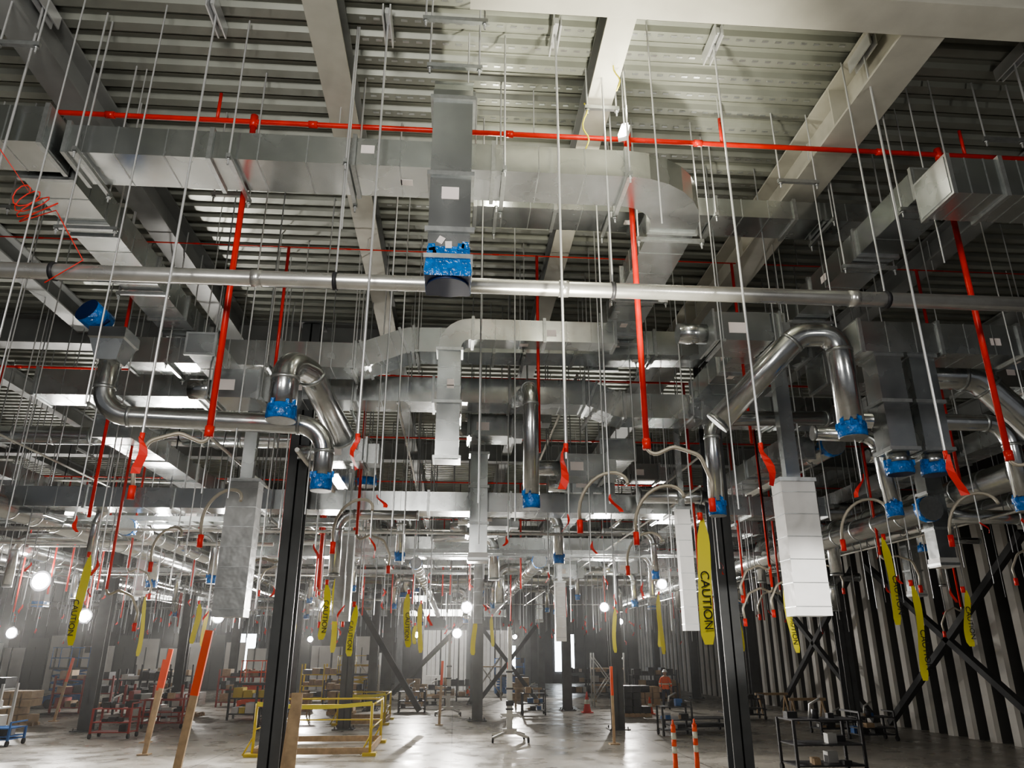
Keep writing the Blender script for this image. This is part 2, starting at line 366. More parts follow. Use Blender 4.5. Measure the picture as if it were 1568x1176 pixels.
round_duct("spiral_duct_run",[(3.15,8.5,5.25),(4.1,8.05,6.25),(4.56,8.0,6.25),(4.56,8.0,4.96)],.15,rad=.28)
round_duct("spiral_duct_run",[(4.7,9.2,5.35),(5.5,9.1,5.3),(5.52,9.0,4.22)],.095,rad=.22)
round_duct("spiral_duct_run",[(.95,12.3,6.7),(.95,9.5,6.0),(.95,9.5,4.36)],.105,rad=.3)
round_duct("spiral_duct_run",[(5.2,9.8,5.75),(3.42,9.5,5.62),(3.40,9.5,4.3)],.105,rad=.3)
round_duct("spiral_duct_run",[(5.0,8.9,5.45),(7.2,8.9,5.45),(7.2,8.9,4.3)],.11,rad=.3)
round_duct("spiral_duct_run",[(6.3,9.4,6.3),(7.3,9.4,6.3),(8.2,9.4,5.3),(9.5,9.4,5.2)],.2,rad=.5,cap_end=False)
for x in(5.5,5.95):
    mb=MB(); rduct("",[(x,8.7,6.25),(x,8.7,4.95)],.34,.34,mb=mb,fl=.6,label=False,up=(0,1,0))
    mb.tube([(x,8.7,4.95),(x,8.7,4.8)],.14,GALV,n=16); blue_cap(mb,(x,8.7,4.7),(0,0,-1),.15,.13)
    mb.build("rectangular_drop_duct")
rduct("rectangular_branch_duct",[(5.1,8.7,6.45),(9.5,8.7,6.45)],.5,.42)
rduct("rectangular_branch_duct",[(4.3,9.3,6.95),(4.3,12.1,6.9)],.5,.36)
def wrapped(x,y,w,z0,z1,d=None,m=WHT,neck=.42):
    mb=MB(); d=d or w*.7
    mb.sweep([(x,y,z1),(x,y,z0)],rp(w,d),m,up=(0,1,0))
    z=z0+.1
    while z<z1: mb.sweep([(x,y,z),(x,y,z+.010)],rp(w+.012,d+.012),FLNG,up=(0,1,0)); z+=.28
    mb.box(x-w/2-.02,x+w/2+.02,y-d/2-.02,y+d/2+.02,z1,z1+.05,FLNG)
    mb.sweep([(x,y,z1),(x,y,z1+1.6)],rp(w*neck,d*neck),GALV,up=(0,1,0))
    mb.build("white_wrapped_duct_drop")
wrapped(-3.1,11,.43,3.06,4.93,.3,WHTG); wrapped(4.32,9.2,.44,3.02,4.66); wrapped(4.0,13,.24,2.95,5.0); wrapped(-2.3,16,.33,3.2,4.9,None,WHTG); wrapped(3.0,22,.3,2.9,4.5);wrapped(.5,17,.2,3.2,4.6,None,WHTG)
def vav(x,y,z,w=.8):
    mb=MB(); mb.box(x-w/2,x+w/2,y-.3,y+.3,z-.2,z+.2,GALV); mb.box(x+w/2,x+w/2+.2,y-.15,y+.2,z-.2,z+.15,FLNG); mb.tube([(x-w/2,y,z),(x-w/2-.4,y,z)],.14,SPIR,n=14)
    for s in(-1,1): mb.box(x+s*w/2-.015,x+s*w/2+.015,y-.33,y+.33,z-.23,z+.23,FLNG)
    mb.box(x-.25,x-.02,y-.306,y-.3,z-.1,z+.05,LBL)
    for sx in(-.35,.35): rod(mb,x+sx,y-.34,z-.25,DECKZ,.011,RODF);mb.box(x+sx-.02,x+sx+.02,y-.36,y+.36,z-.25,z-.21,FLNG)
    mb.build("air_terminal_box")
vav(3.75,9.0,6.65,.9);vav(-3.0,9.9,6.0,.6);vav(-2.0,12.9,5.9);vav(2.2,12.9,5.7)
# ------------------------------------------------------------------ far ductwork fields
for i in range(17):
    y=14.2+i*2.4+random.uniform(-.5,.5);z=random.uniform(5.0,7.2)
    a=random.uniform(-16,-3);b=random.uniform(3,14)
    if i%3==1: a,b=-24,-2
    if random.random()<.6: rduct("rectangular_trunk_duct",[(a,y,z),(b,y,z)],.6,random.uniform(.35,.6),fl=1.5,label=False)
    else: round_duct("spiral_duct_run",[(a,y,z),(b,y,z),(b,y,z-1)],random.uniform(.15,.26),rad=.4,n=14)
    for k in range(5):
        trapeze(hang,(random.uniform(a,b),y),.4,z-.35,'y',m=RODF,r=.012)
for x,z,r,ya,yb in((-8.2,5.1,.2,11,40),(-9.6,5.7,.25,10,42),(-12,5.3,.22,14,45),(-15,5.6,.3,16,45),(-6.4,4.9,.15,15,45),(8.0,4.9,.2,12,40),(9.6,5.5,.25,11,40),(11.8,5.6,.2,14,45),(2.2,4.9,.18,20,48),(-1.0,4.7,.14,19,46),(7.0,6.3,.22,13,40)):
    round_duct("spiral_duct_run",[(x,ya,z),(x,yb,z)],r,cap_end=False,cap_start=True,n=14)
for x,z,ya,yb in((-6,6.3,12.8,40),(-10.7,6.6,9,40),(6.3,6.2,13,44),(10.4,6.5,9,40),(-2.6,6.0,14,44),(2.9,6.1,13,44),(13.4,6.2,13,45)):
    rduct("rectangular_branch_duct",[(x,ya,z),(x,yb,z)],.6,.36,fl=1.8,label=False)
for i in range(62):
    y=13.8+ (i//8)*3.6+random.uniform(-1,1); x=-13+(i%8)*3.6+random.uniform(-1.1,1.1)
    z=random.uniform(3.9,4.5);r=random.choice((.08,.1,.12,.14));s=random.choice((-1,1))
    if random.random()<.75: round_duct("spiral_duct_drop",[(x+s*random.uniform(.7,1.8),y,z+1.1),(x,y,z+1.1),(x,y,z)],r,rad=.3,n=12,cap_end=random.random()<.6)
    else:
        mb=MB(); rduct("",[(x,y,z+2),(x,y,z)],.32,.32,mb=mb,label=False,fl=.7,up=(0,1,0)); mb.box(x-.18,x+.18,y-.18,y+.18,z-.02,z+.14,random.choice((BLUE,WHT))); mb.build("rectangular_drop_duct")
for y,z,a,b in((15.2,5.1,-14,-2),(19,5.0,-3,9),(26,5.2,-12,12)):
    mb=MB(); mb.bar((a,y,z),(b,y,z),.03,.1,FLNG);mb.bar((a,y+.5,z),(b,y+.5,z),.03,.1,FLNG)
    x=a
    while x<b: mb.bar((x,y,z),(x,y+.5,z),.04,.03,FLNG); x+=.3
    mb.build("cable_tray")
for i in range(18): vav(random.uniform(-11,11),random.uniform(13,26),random.uniform(5.0,7))
hang.build("trapeze_duct_hangers")
mb=MB()
for i in range(20):
    y=random.uniform(12,40);z=random.uniform(4.7,8);a=random.uniform(-20,0);mb.tube([(a,y,z),(a+random.uniform(6,18),y,z)],random.choice((.02,.03,.045)),PIPE,n=8)
for i in range(12):
    x=random.uniform(-14,13);z=random.uniform(4.8,7.5);mb.tube([(x,12,z),(x,45,z)],random.choice((.02,.03,.04)),PIPE,n=8)
mb.build("electrical_conduits")
# ------------------------------------------------------------------ rods
near=MB();flags=MB();clip=MB()
def flag(mb,x,y,z,L=.35,w=.07,m=REDP,sw=.0):
    n=6;a=random.uniform(-.5,.5);ph=random.uniform(0,6)
    base=len(mb.v)
    for i in range(n+1):
        t=i/n;ox=sw*t+.03*math.sin(ph+t*5)
        wd=(.3+.7*min(1,t*2.5))
        tw=a+.9*math.sin(ph+t*3)
        mb.v.append(V((x+ox-math.cos(tw)*w/2*wd,y-.03-math.sin(tw)*w/2*wd,z-t*L)))
        mb.v.append(V((x+ox+math.cos(tw)*w/2*wd,y-.03+math.sin(tw)*w/2*wd,z-t*L)))
    for i in range(n): mb.face([base+2*i,base+2*i+1,base+2*i+3,base+2*i+2],m)
for x,zb in((-4.45,4.3),(-2.69,4.22),(-.88,4.25),(.94,4.2),(2.71,4.24),(4.44,4.2),(6.22,4.3)):
    rod(near,x,6.3,zb,9.05,.0125,ROD,n=8)
    clip.box(x-.02,x+.02,6.15,6.5,8.98,9.06,ROD);clip.box(x-.045,x-.03,6.1,6.55,8.9,9.06,ROD);clip.box(x+.03,x+.045,6.1,6.55,8.9,9.06,ROD)
    flag(flags,x,6.3,zb+.1,random.uniform(.25,.42),.075,sw=random.uniform(-.08,.1)); flags.tube([(x,6.3,zb+.06),(x,6.3,zb+.14)],.022,REDP,n=6)
for x in(-3.87,-3.2,-1.2,.0,1.9,5.1): rod(near,x,6.0+random.uniform(0,.8),4.6 if x<-3 else 6.5,9.05,.009,ROD)
nearo=near.build("near_hanger_rods")
clip.build("strut_beam_clips",parent=nearo)
far=MB();tags=MB()
iy=0;y=8.1
while y<62:
    x=-24+ (iy%2)*.4
    while x<15.5:
        xx=x+random.uniform(-.25,.25);yy=y+random.uniform(-.3,.3)
        if abs(xx/yy)<.95 and random.random()<.85:
            zb=random.choice((4.0,4.1,4.25,4.4,3.7,3.3))+random.uniform(-.1,.1)
            if yy<12: zb=max(zb,4)+.1
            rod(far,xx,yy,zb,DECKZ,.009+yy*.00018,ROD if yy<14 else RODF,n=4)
            if random.random()<.34:
                flag(tags,xx,yy,zb+.1,random.uniform(.12,.32),.04+.0010*yy,sw=random.uniform(-.1,.1))
        x+=1.35 if y<24 else 1.8
    y+=1.5;iy+=1
faro=far.build("threaded_hanger_rods")
flags.build("red_rod_flags",parent=nearo);tags.build("red_flag_ribbons",parent=faro)
def caution(x,y,z1,z0,w=.13,tw=.0,text=True):
    e=bpy.data.objects.new("caution_tape",None);COL.objects.link(e);e.location=(x,y,z1)
    mb=MB();n=14;L=z1-z0
    def pos(t): return V((.03*math.sin(t*4+x*3)+tw*t,.03*math.sin(t*5+y),-t*L))
    for i in range(n+1):
        t=i/n;p=pos(t);a=.25*math.sin(t*3+x)
        wd=.25+.75*min(1,t*6)
        if t>.93: wd*=.6
        d=V((math.cos(a),math.sin(a),0))*w/2*wd
        mb.v+=[p-d,p+d]
    for i in range(n): mb.face([2*i,2*i+1,2*i+3,2*i+2],YEL,True)
    mb.tube([(0,0,.05),(0,0,-.03)],.03,REDP,n=6)
    mb.build("tape_ribbon",parent=e)
    if text:
        sz=min(w*.95,L*.13);tl=sz*4.9
        cu=bpy.data.curves.new("tape_lettering",'FONT');cu.body="CAUTION";cu.size=sz;cu.extrude=.002
        cu.align_y='CENTER'
        o=bpy.data.objects.new("tape_lettering",cu);COL.objects.link(o);o.parent=e;cu.materials.append(BLK)
        st=L*.93-tl; pm=pos((st+tl/2)/L)
        o.location=(pm.x,-.06,-st); o.rotation_euler=Matrix(((0,1,0),(0,0,-1),(-1,0,0))).to_euler()
caution(2.66,8,4.0,2.68,.14); caution(5.9,10,4.1,2.95,.12); caution(6.3,10.2,3.5,2.25,.12); caution(6.9,10,3.4,2.68,.11);caution(5.33,12,3.7,2.6,.11)
caution(-5.6,12,4.0,2.7,.12);caution(-1.57,12.2,3.3,2.55,.1);caution(-2.15,13,3.7,2.8,.12);caution(-.9,15,3.7,2.7,.12)
for i in range(16): caution(random.uniform(-12,11),random.uniform(16,32),random.uniform(3.4,4.2),random.uniform(2.5,2.9),.12,text=False)
mb=MB();P=[V((-5.0,6.2,7.5)),V((-4.5,6.2,7.2))]
for i in range(40):
    a=i*.62;P.append(V((-4.12+math.cos(a)*(.08+.003*i),6.2+.01*i,6.62+math.sin(a*1.07)*.1)))
P+=[V((-3.8,6.5,6.4)),V((-3.6,6.5,6.1)),V((-3.9,6.5,5.85))]
mb.tube(P,.006,REDP,n=5);mb.build("red_string_coil")
for x,y,z in((1.62,6.4,9.0),(1.35,6.9,8.6)):
    mb=MB();P=[V((x+.03*math.sin(i*.9),y+.02*math.cos(i),z-i*.06)) for i in range(12)];mb.tube(P,.009,YEL,n=5);mb.build("yellow_lanyard")
for x,y,z in((1.6,8.2,4.4),(2.3,8.4,4.3),(5.4,9.5,4.4),(-1.4,9.5,4.3),(-2.9,9,4.3),(6.6,9,4.4),(3.0,12,4.3),(-4.6,12,4.3)):
    mb=MB();P=[V((x+.32*math.cos(a*.5)+.02*a,y+.05*a,z+.3*math.sin(a*.5)-(.05*a))) for a in [i*.5 for i in range(14)]]
    mb.tube(P,.02,HOSE,n=8);mb.tube([P[-1],P[-1]+V((.0,0,-.15))],.035,REDP,n=8);mb.build("flexible_sprinkler_hose")
# ------------------------------------------------------------------ lamps
def lamp(name,kind,loc,e,size=.5,rot=None,col=(1,.96,.9),spot=None,sy=None,blend=.6):
    l=bpy.data.lights.new(name,kind);l.energy=e;l.color=col
    if kind=='AREA':
        l.size=size
        if sy: l.shape='RECTANGLE';l.size_y=sy
    else: l.shadow_soft_size=size
    if spot: l.spot_size=spot;l.spot_blend=blend
    o=bpy.data.objects.new(name,l);COL.objects.link(o);o.location=loc
    if rot: o.rotation_euler=rot
    return o
def flood(x,y,z,power=600,s=.45):
    mb=MB();r=s/2
    mb.tube([(x,y+.2,z),(x,y+.1,z),(x,y,z),(x,y-.04,z)],r*1.12,DARK,n=20,scales=[.5,.8,1,1],up=(0,0,1))
    mb.tube([(x,y-.05,z),(x,y-.09,z),(x,y-.12,z)],r*.85,LED,n=20,scales=[1,.85,.5])
    for i in range(4): mb.tube([(x,y+.1+i*.04,z),(x,y+.12+i*.04,z)],r*.9,DARK,n=16)
    rod(mb,x,y+.08,z,DECKZ,.015,DARK);mb.build("led_floodlight")
    lamp("floodlight_lamp",'SPOT',(x,y-.2,z),power*.45,.15,rot=(math.radians(-90),0,0),spot=math.radians(130),blend=.5,col=(1,.95,.88))
for f in((-6.1,16,5.15,3200,.42),(-11.4,22,4.46,3200,.5),(-12.8,28,3.8,2400,.45),(-18.9,35,3.4,2200,.45),(-7.4,25,3.65,2400,.35),(-4.1,25,4.0,2200,.35),(.33,22,3.81,2600,.3),(.1,30,3.3,2400,.35),(4.85,25,4.0,2200,.28),(6.0,22,4.48,2400,.28),(-15,45,3.4,3000,.4),(9,42,4.2,1800,.3),(-2,42,3.5,2600,.3),(-9,50,3.4,2600,.35),(4,52,3.6,2600,.3)): flood(*f)
mb=MB();mb.bar((1.72,6.7,7.95),(1.85,7.0,8.35),.1,.05,MAST);mb.bar((1.70,6.67,7.97),(1.83,6.97,8.37),.07,.03,LEDS);rod(mb,1.8,6.9,8.2,DECKZ,.01,ROD);mb.build("linear_led_fixture")
lamp("deck_uplight",'POINT',(1.75,6.5,8.2),32,.1,col=(1,.95,.76))
lamp("deck_uplight",'POINT',(.4,7.9,8.35),26,.1,col=(1,.95,.76))
lamp("deck_uplight",'POINT',(3.0,7.7,8.3),16,.1,col=(1,.95,.78))
lamp("deck_uplight",'SPOT',(1.55,5.2,3.6),2300,.12,rot=(math.radians(180-20),0,0),spot=math.radians(60),col=(1,.95,.78),blend=.8)
lamp("deck_uplight",'SPOT',(-10,24,4.5),1500,.2,rot=(math.radians(180),0,0),spot=math.radians(80))
lamp("fill_behind",'AREA',(-1.5,-.5,6.2),330,1.5,rot=(math.radians(90),0,0))  # unseen fill added behind the camera for the near duct fronts
lamp("fill_side",'POINT',(-4.5,2.2,5.8),120,.25)  # unseen fill points added to brighten near ducts and deck
lamp("fill_side",'POINT',(6,2.2,5.8),130,.25)  # right-hand one of the added side fills
lamp("fill_duct",'SPOT',(3.9,3.5,2.0),2000,.15,rot=(math.radians(100),0,math.radians(-4)),spot=math.radians(20))  # unseen narrow spot added to brighten the white wrapped duct
# scatter volume added for glow round the lamps and a lifted far hall
hz=bpy.data.materials.new("glow_haze");hz.use_nodes=True;nt=hz.node_tree;nt.nodes.clear()
vs=nt.nodes.new("ShaderNodeVolumeScatter");vs.inputs["Density"].default_value=.0013;vs.inputs["Anisotropy"].default_value=.75
oo=nt.nodes.new("ShaderNodeOutputMaterial");nt.links.new(vs.outputs[0],oo.inputs["Volume"])
mb=MB();mb.box(X0+.1,X1-.7,9,Y1-.2,.05,8.4,hz);mb.build("glow_haze_volume")
# ------------------------------------------------------------------ far wall openings
def window(n,x0,x1,z0,z1,y=Y1-.1,m=DAY):
    mb=MB();mb.box(x0,x1,y-.02,y,z0,z1,m)
    for a,b,c,d in((x0-.1,x0,z0-.1,z1+.1),(x1,x1+.1,z0-.1,z1+.1),(x0,x1,z1,z1+.1),((x0+x1)/2-.04,(x0+x1)/2+.04,z0,z1)): mb.box(a,b,y-.08,y+.02,c,d,DARK)
    mb.build("window_%d"%n)
window(1,-19.5,-17.7,.9,4.2);window(2,9.2,11.0,1.0,4.2);window(3,4.6,5.6,.9,3.2)
mb=MB()
for i in range(5):
    x=-2.3+i*1.35
    mb.box(x,x+1.25,59,59.05,0,4.2,WHT)
    for k in range(4): mb.box(x+k*.31,x+k*.31+.04,58.95,59,0,4.2,SHAD if k%2 else WPAN)
mb.box(-2.4,4.6,58.98,59.08,4.2,4.4,DARK);mb.build("white_partition_panels")
mb=MB()
for i in range(20):
    x=-38+i*1.6; mb.box(x,x+1.45,61,61.05,0,3.4+.5*math.sin(i*1.7),WPAN if i%4 else SHAD)
    mb.box(x+.55,x+.6,60.9,61,0,3.0,SHAD)
mb.build("white_partition_panels")
lamp("fill_far_bay",'AREA',(-1,50,6.5),600,4,rot=(math.radians(65),0,0))  # unseen area fill added to brighten the far partitions
lamp("fill_far_bay",'AREA',(-20,50,6.5),350,4,rot=(math.radians(65),0,0))  # same added fill for the panels at far left
# ------------------------------------------------------------------ floor objects
def guardrail(x0,x1,y0,y1,h=1.15):
    mb=MB();C=[(x0,y0),(x1,y0),(x1,y1),(x0,y1)]
    for i,(x,y) in enumerate(C):
        mb.tube([(x,y,0),(x,y,h)],.04,YELS,n=8);mb.box(x-.18,x+.18,y-.18,y+.18,0,.08,YELS)
        mb.tube([(x-.25,y,.03),(x,y,.5)],.025,YELS,n=6)
        a=C[i];b=C[(i+1)%4]
        mb.tube([(a[0],a[1],h*.96),(b[0],b[1],h*.96)],.028,YELS,n=8)
        if i!=0: mb.tube([(a[0],a[1],h*.5),(b[0],b[1],h*.5)],.02,YELS,n=8)
        mb.bar((a[0],a[1],.12),(b[0],b[1],.12),.05,.16,WOOD)
    P=[V((x0+(x1-x0)*t/10,y0-.03,h-.1*math.sin(math.pi*t/10))) for t in range(11)]
    mb.sweep(P,rp(.01,.1),YEL)
    mb.build("yellow_guardrail")
guardrail(-5.3,-2.2,22.4,25.5,1.3);guardrail(-4.4,-2.6,31.5,34,1.1)
def stake(x,y,h,lean=0,w=.1,m=WOOD,name="orange_tipped_lumber"):
    mb=MB();a=V((x,y,0));b=V((x+lean,y,h));c=a.lerp(b,.62)
    mb.bar(a,c,w,w*.5,m);mb.bar(c,b,w*1.02,w*.52,ORG);mb.box(x-.15,x+.15,y-.15,y+.15,0,.03,m);mb.build(name)
stake(-4.95,15.2,3.0,.32,.14);stake(-8.3,23,2.7,.3,.12);stake(-.5,31.3,2.3,.06,.1);stake(4.9,24.5,2.2,0,.08);stake(-9.4,26,2.4,.2,.09);stake(-16,34,2.4,.3,.1);stake(2.4,35,2.2,0,.1)
mb=MB();mb.bar((-2.36,12.2,0),(-2.45,12.9,2.0),.17,.05,WOOD);mb.bar((-2.48,12.2,0),(-2.50,12.9,1.75),.1,.08,WOOD);mb.build("leaning_lumber")
def delineator(x,y):
    mb=MB();mb.tube([(x,y,0),(x,y,.06),(x,y,.08)],.2,RUB,n=8,scales=[1,.9,.5])
    mb.tube([(x,y,.06),(x,y,.5)],.055,ORG,n=12);z=.5
    for i,m in enumerate((REFL,ORG,REFL,ORG)): mb.tube([(x,y,z),(x,y,z+.14)],.056,m,n=12);z+=.14
    mb.tube([(x,y,z),(x,y,z+.05),(x,y,z+.12)],.05,ORG,n=12,scales=[1,.5,.4]);mb.build("traffic_delineator_post")
delineator(4.95,18.0);delineator(5.5,18.2)
def cone(x,y,s=1,m=ORG):
    mb=MB();mb.box(x-.2*s,x+.2*s,y-.2*s,y+.2*s,0,.04,m);mb.tube([(x,y,.03),(x,y,.3*s),(x,y,.3*s),(x,y,.45*s),(x,y,.45*s),(x,y,.72*s)],.15*s,m,n=16,scales=[1,.66,.66,.46,.46,.16])
    mb.tube([(x,y,.3*s),(x,y,.45*s)],.102*s,REFL,n=16,scales=[1,.7]);mb.build("traffic_cone")
cone(6.2,37,1.25,REDP);cone(8.9,36,1)
def lift(x,y):
    mb=MB()
    for dx,dy in((-.55,-.5),(.55,-.5),(-.5,.5),(.5,.5)):
        mb.bar((x,y,.3),(x+dx,y+dy,.14),.07,.07,MAST);mb.tube([(x+dx-.03,y+dy,.07),(x+dx+.03,y+dy,.07)],.07,RUB,n=12)
    mb.box(x-.22,x+.22,y-.15,y+.15,.2,.36,MAST);mb.box(x-.09,x+.09,y-.07,y+.07,.3,2.1,MAST);mb.box(x-.06,x+.06,y-.1,y-.05,.4,3.4,MAST)
    for z in(.9,1.5,2.0): mb.box(x-.12,x+.12,y-.11,y+.08,z,z+.05,DARK)
    mb.tube([(x-.12,y-.13,1.1),(x+.12,y-.13,1.1)],.08,DARK,n=12);mb.bar((x-.3,y-.1,.75),(x-.3,y-.8,.75),.05,.05,MAST);mb.bar((x+.3,y-.1,.75),(x+.3,y-.8,.75),.05,.05,MAST);mb.bar((x-.3,y-.1,.75),(x+.3,y-.1,.75),.06,.1,MAST)
    mb.build("material_lift")
lift(1.8,25.6);lift(-.2,36)
def cart(x,y,w=1.3,d=.7,h=.95,m=DARK,tools=True):
    mb=MB()
    for sx in(-1,1):
        for sy in(-1,1):
            px,py=x+sx*w/2,y+sy*d/2;mb.box(px-.03,px+.03,py-.03,py+.03,.14,h,m)
            mb.tube([(px-.03,py,.08),(px+.03,py,.08)],.08,RUB,n=12)
    for z in(.2,h*.55,h): mb.box(x-w/2,x+w/2,y-d/2,y+d/2,z-.03,z,m)
    mb.bar((x+w/2,y-d/2,h+.15),(x+w/2,y+d/2,h+.15),.04,.04,m);mb.bar((x+w/2,y-d/2,h),(x+w/2,y-d/2,h+.15),.04,.04,m)
    if tools:
        for i in range(10):
            a=x+random.uniform(-w*.4,w*.4);b=y+random.uniform(-d*.3,d*.3);c=random.choice((h,h*.55,.2));s=random.uniform(.06,.13)
            mb.box(a-s,a+s,b-s,b+s,c,c+s*random.uniform(.8,2),random.choice((RUB,WOOD,BLUP,RUB,MAST,DARK)))
        mb.tube([(x-.2,y,h),(x-.15,y,h+.3),(x+.1,y,h+.42)],.03,MAST,n=8);mb.tube([(x-.1,y-.1,h),(x-.1,y-.1,h+.2)],.08,DARK,n=10)
    mb.build("tool_cart")
cart(8.6,18.6,1.6,.9,1.15);cart(8.6,28.2,2.0,1,.45,tools=False);cart(7.5,27,1.0,.7,.9);cart(13.2,27,1.6,.8,.4);cart(-1.9,38,1.2,.7,.9);cart(13.3,25,1.2,.7,.7);cart(-.9,40,1,.7,.9);cart(3.6,36,1,.7,.9);cart(-6.3,30,1.2,.7,.8);cart(12.2,33,1.4,.7,.8);cart(-11,27.5,1.2,.7,.9,DRED)
cart(-14.0,25.6,1.9,.9,.5,BLUP);cart(-10.6,31,1.4,.8,1.0,DRED)
def rack(x,y,w,h,m,fill):
    mb=MB()
    for px in(x,x+w/2,x+w):
        for py in(y,y+.9): mb.box(px-.04,px+.04,py-.04,py+.04,0,h,m)
    z=.25
    while z<h:
        mb.box(x,x+w,y,y+.9,z-.05,z,m);a=x+.1
        while a<x+w-.3:
            s=random.uniform(.2,.5);mb.box(a,a+s*.9,y+.1,y+.8,z,z+random.uniform(.15,.4),random.choice(fill));a+=s
        z+=.6
    mb.build("storage_rack")
rack(-18.4,38.5,2.6,1.6,DRED,(DARK,WOOD,DRED,DARK));rack(-15.2,37.5,2,1.9,DARK,(DARK,RUB,WHT));rack(-13,33,2.2,1.4,DRED,(DRED,DARK,MAST));rack(-9.2,34,2.2,1.3,DARK,(YELS,DARK,WHT));rack(-21,33,2.5,1.9,MAST,(WHT,MAST,BLUP));rack(-6.5,41,2,1.3,DARK,(WOOD,WHT,DARK));rack(-1.0,46,2.4,1.2,DARK,(DARK,WOOD));rack(-17.5,28.5,2.2,1.6,MAST,(WHT,WHT,DARK));rack(-26,40,3,2,DARK,(WOOD,DARK,DRED));rack(7,50,3,1.6,DARK,(WOOD,DARK,MAST));rack(-12,42,3,1.8,DRED,(DARK,WOOD,DARK));rack(-17,44,3,2,DARK,(CARD,WHT,DARK));rack(-8.6,46,2.5,2,YELS,(CARD,DARK,CARD));rack(10,44,2.5,1.7,DARK,(CARD,DARK))
for x,y in((3.2,41),(-1.6,42.2),(8,45),(-7.5,36),(13.4,31),(13.6,35)):
    mb=MB()
    for s in(0,1.2):
        for t in(-.35,.35): mb.bar((x+s,y+t,0),(x+s,y,.85),.06,.05,WOOD)
    mb.bar((x-.15,y,.87),(x+1.35,y,.87),.1,.1,WOOD);mb.build("sawhorse")
for x,y in((1.2,47),(-6.2,50),(7.2,41)):
    mb=MB()
    for s in(-1,1):
        for t in(0,1.6): mb.tube([(x+t,y+s*.4,0),(x+t,y+s*.4,2.6)],.04,MAST,n=8)
        mb.tube([(x,y+s*.4,.3),(x+1.6,y+s*.4,2.4)],.03,MAST,n=8);mb.tube([(x+1.6,y+s*.4,.3),(x,y+s*.4,2.4)],.03,MAST,n=8)
    mb.box(x,x+1.6,y-.4,y+.4,1.8,1.86,WOOD);mb.build("scaffold_frame")
def scissor(x,y,m,h=1.5,w=1.9,d=.9):
    mb=MB();mb.box(x,x+w,y,y+d,.2,.55,m)
    for px in(x+.3,x+w-.3):
        for py in(y-.03,y+d+.03): mb.tube([(px,py-.08,.2),(px,py+.08,.2)],.2,RUB,n=14)
    n=4;z=.55;dz=(h-.55)/n
    for i in range(n):
        for py in(y+.12,y+d-.12):
            mb.bar((x+.15,py,z),(x+w-.15,py,z+dz),.05,.08,m);mb.bar((x+w-.15,py+.05,z),(x+.15,py+.05,z+dz),.05,.08,m)
        z+=dz
    mb.box(x,x+w,y,y+d,h,h+.1,DARK)
    for px in(x+.03,x+w*.5,x+w-.03):
        for py in(y+.03,y+d-.03): mb.tube([(px,py,h),(px,py,h+1.05)],.022,m,n=6)
    for z in(h+.55,h+1.05):
        for py in(y+.03,y+d-.03): mb.tube([(x,py,z),(x+w,py,z)],.022,m,n=6)
        for px in(x+.03,x+w-.03): mb.tube([(px,y,z),(px,y+d,z)],.022,m,n=6)
    mb.box(x+w-.3,x+w-.05,y-.02,y+.12,h+.8,h+1.1,DARK);mb.build("scissor_lift")
scissor(-9.8,37.5,ORG,1.2);scissor(-20.5,42,BLUP,1.8);scissor(-6.5,45,YELS,1.4);scissor(2.6,50,BLUP,1.2);scissor(-25,34,ORG,1.3)
def pallet(x,y,m,h=.8,w=1.2):
    mb=MB()
    for k in range(5): mb.box(x+k*w/5,x+k*w/5+w/7,y,y+1,.11,.14,WOOD)
    for yy in(y,y+.45,y+.9): mb.box(x,x+w,yy,yy+.1,0,.11,WOOD)
    z=.14
    while z<h:
        for k in range(3):
            if random.random()<.85: mb.box(x+.03+k*w/3,x+k*w/3+w/3-.03,y+.04,y+.92,z,z+.26,m)
        z+=.28
    mb.build("loaded_pallet")
for x,y,m in((-8,39,CARD),(-12.2,36,WHT),(-5.6,36.5,CARD),(-1.8,51,WHT),(3.2,46,CARD),(9.4,40.5,CARD),(-17,31.5,CARD),(-23.5,36.5,WHT),(11.8,45,CARD),(-2.6,44,CARD),(7.4,34.5,DARK)): pallet(x,y,m,random.uniform(.6,1.3))
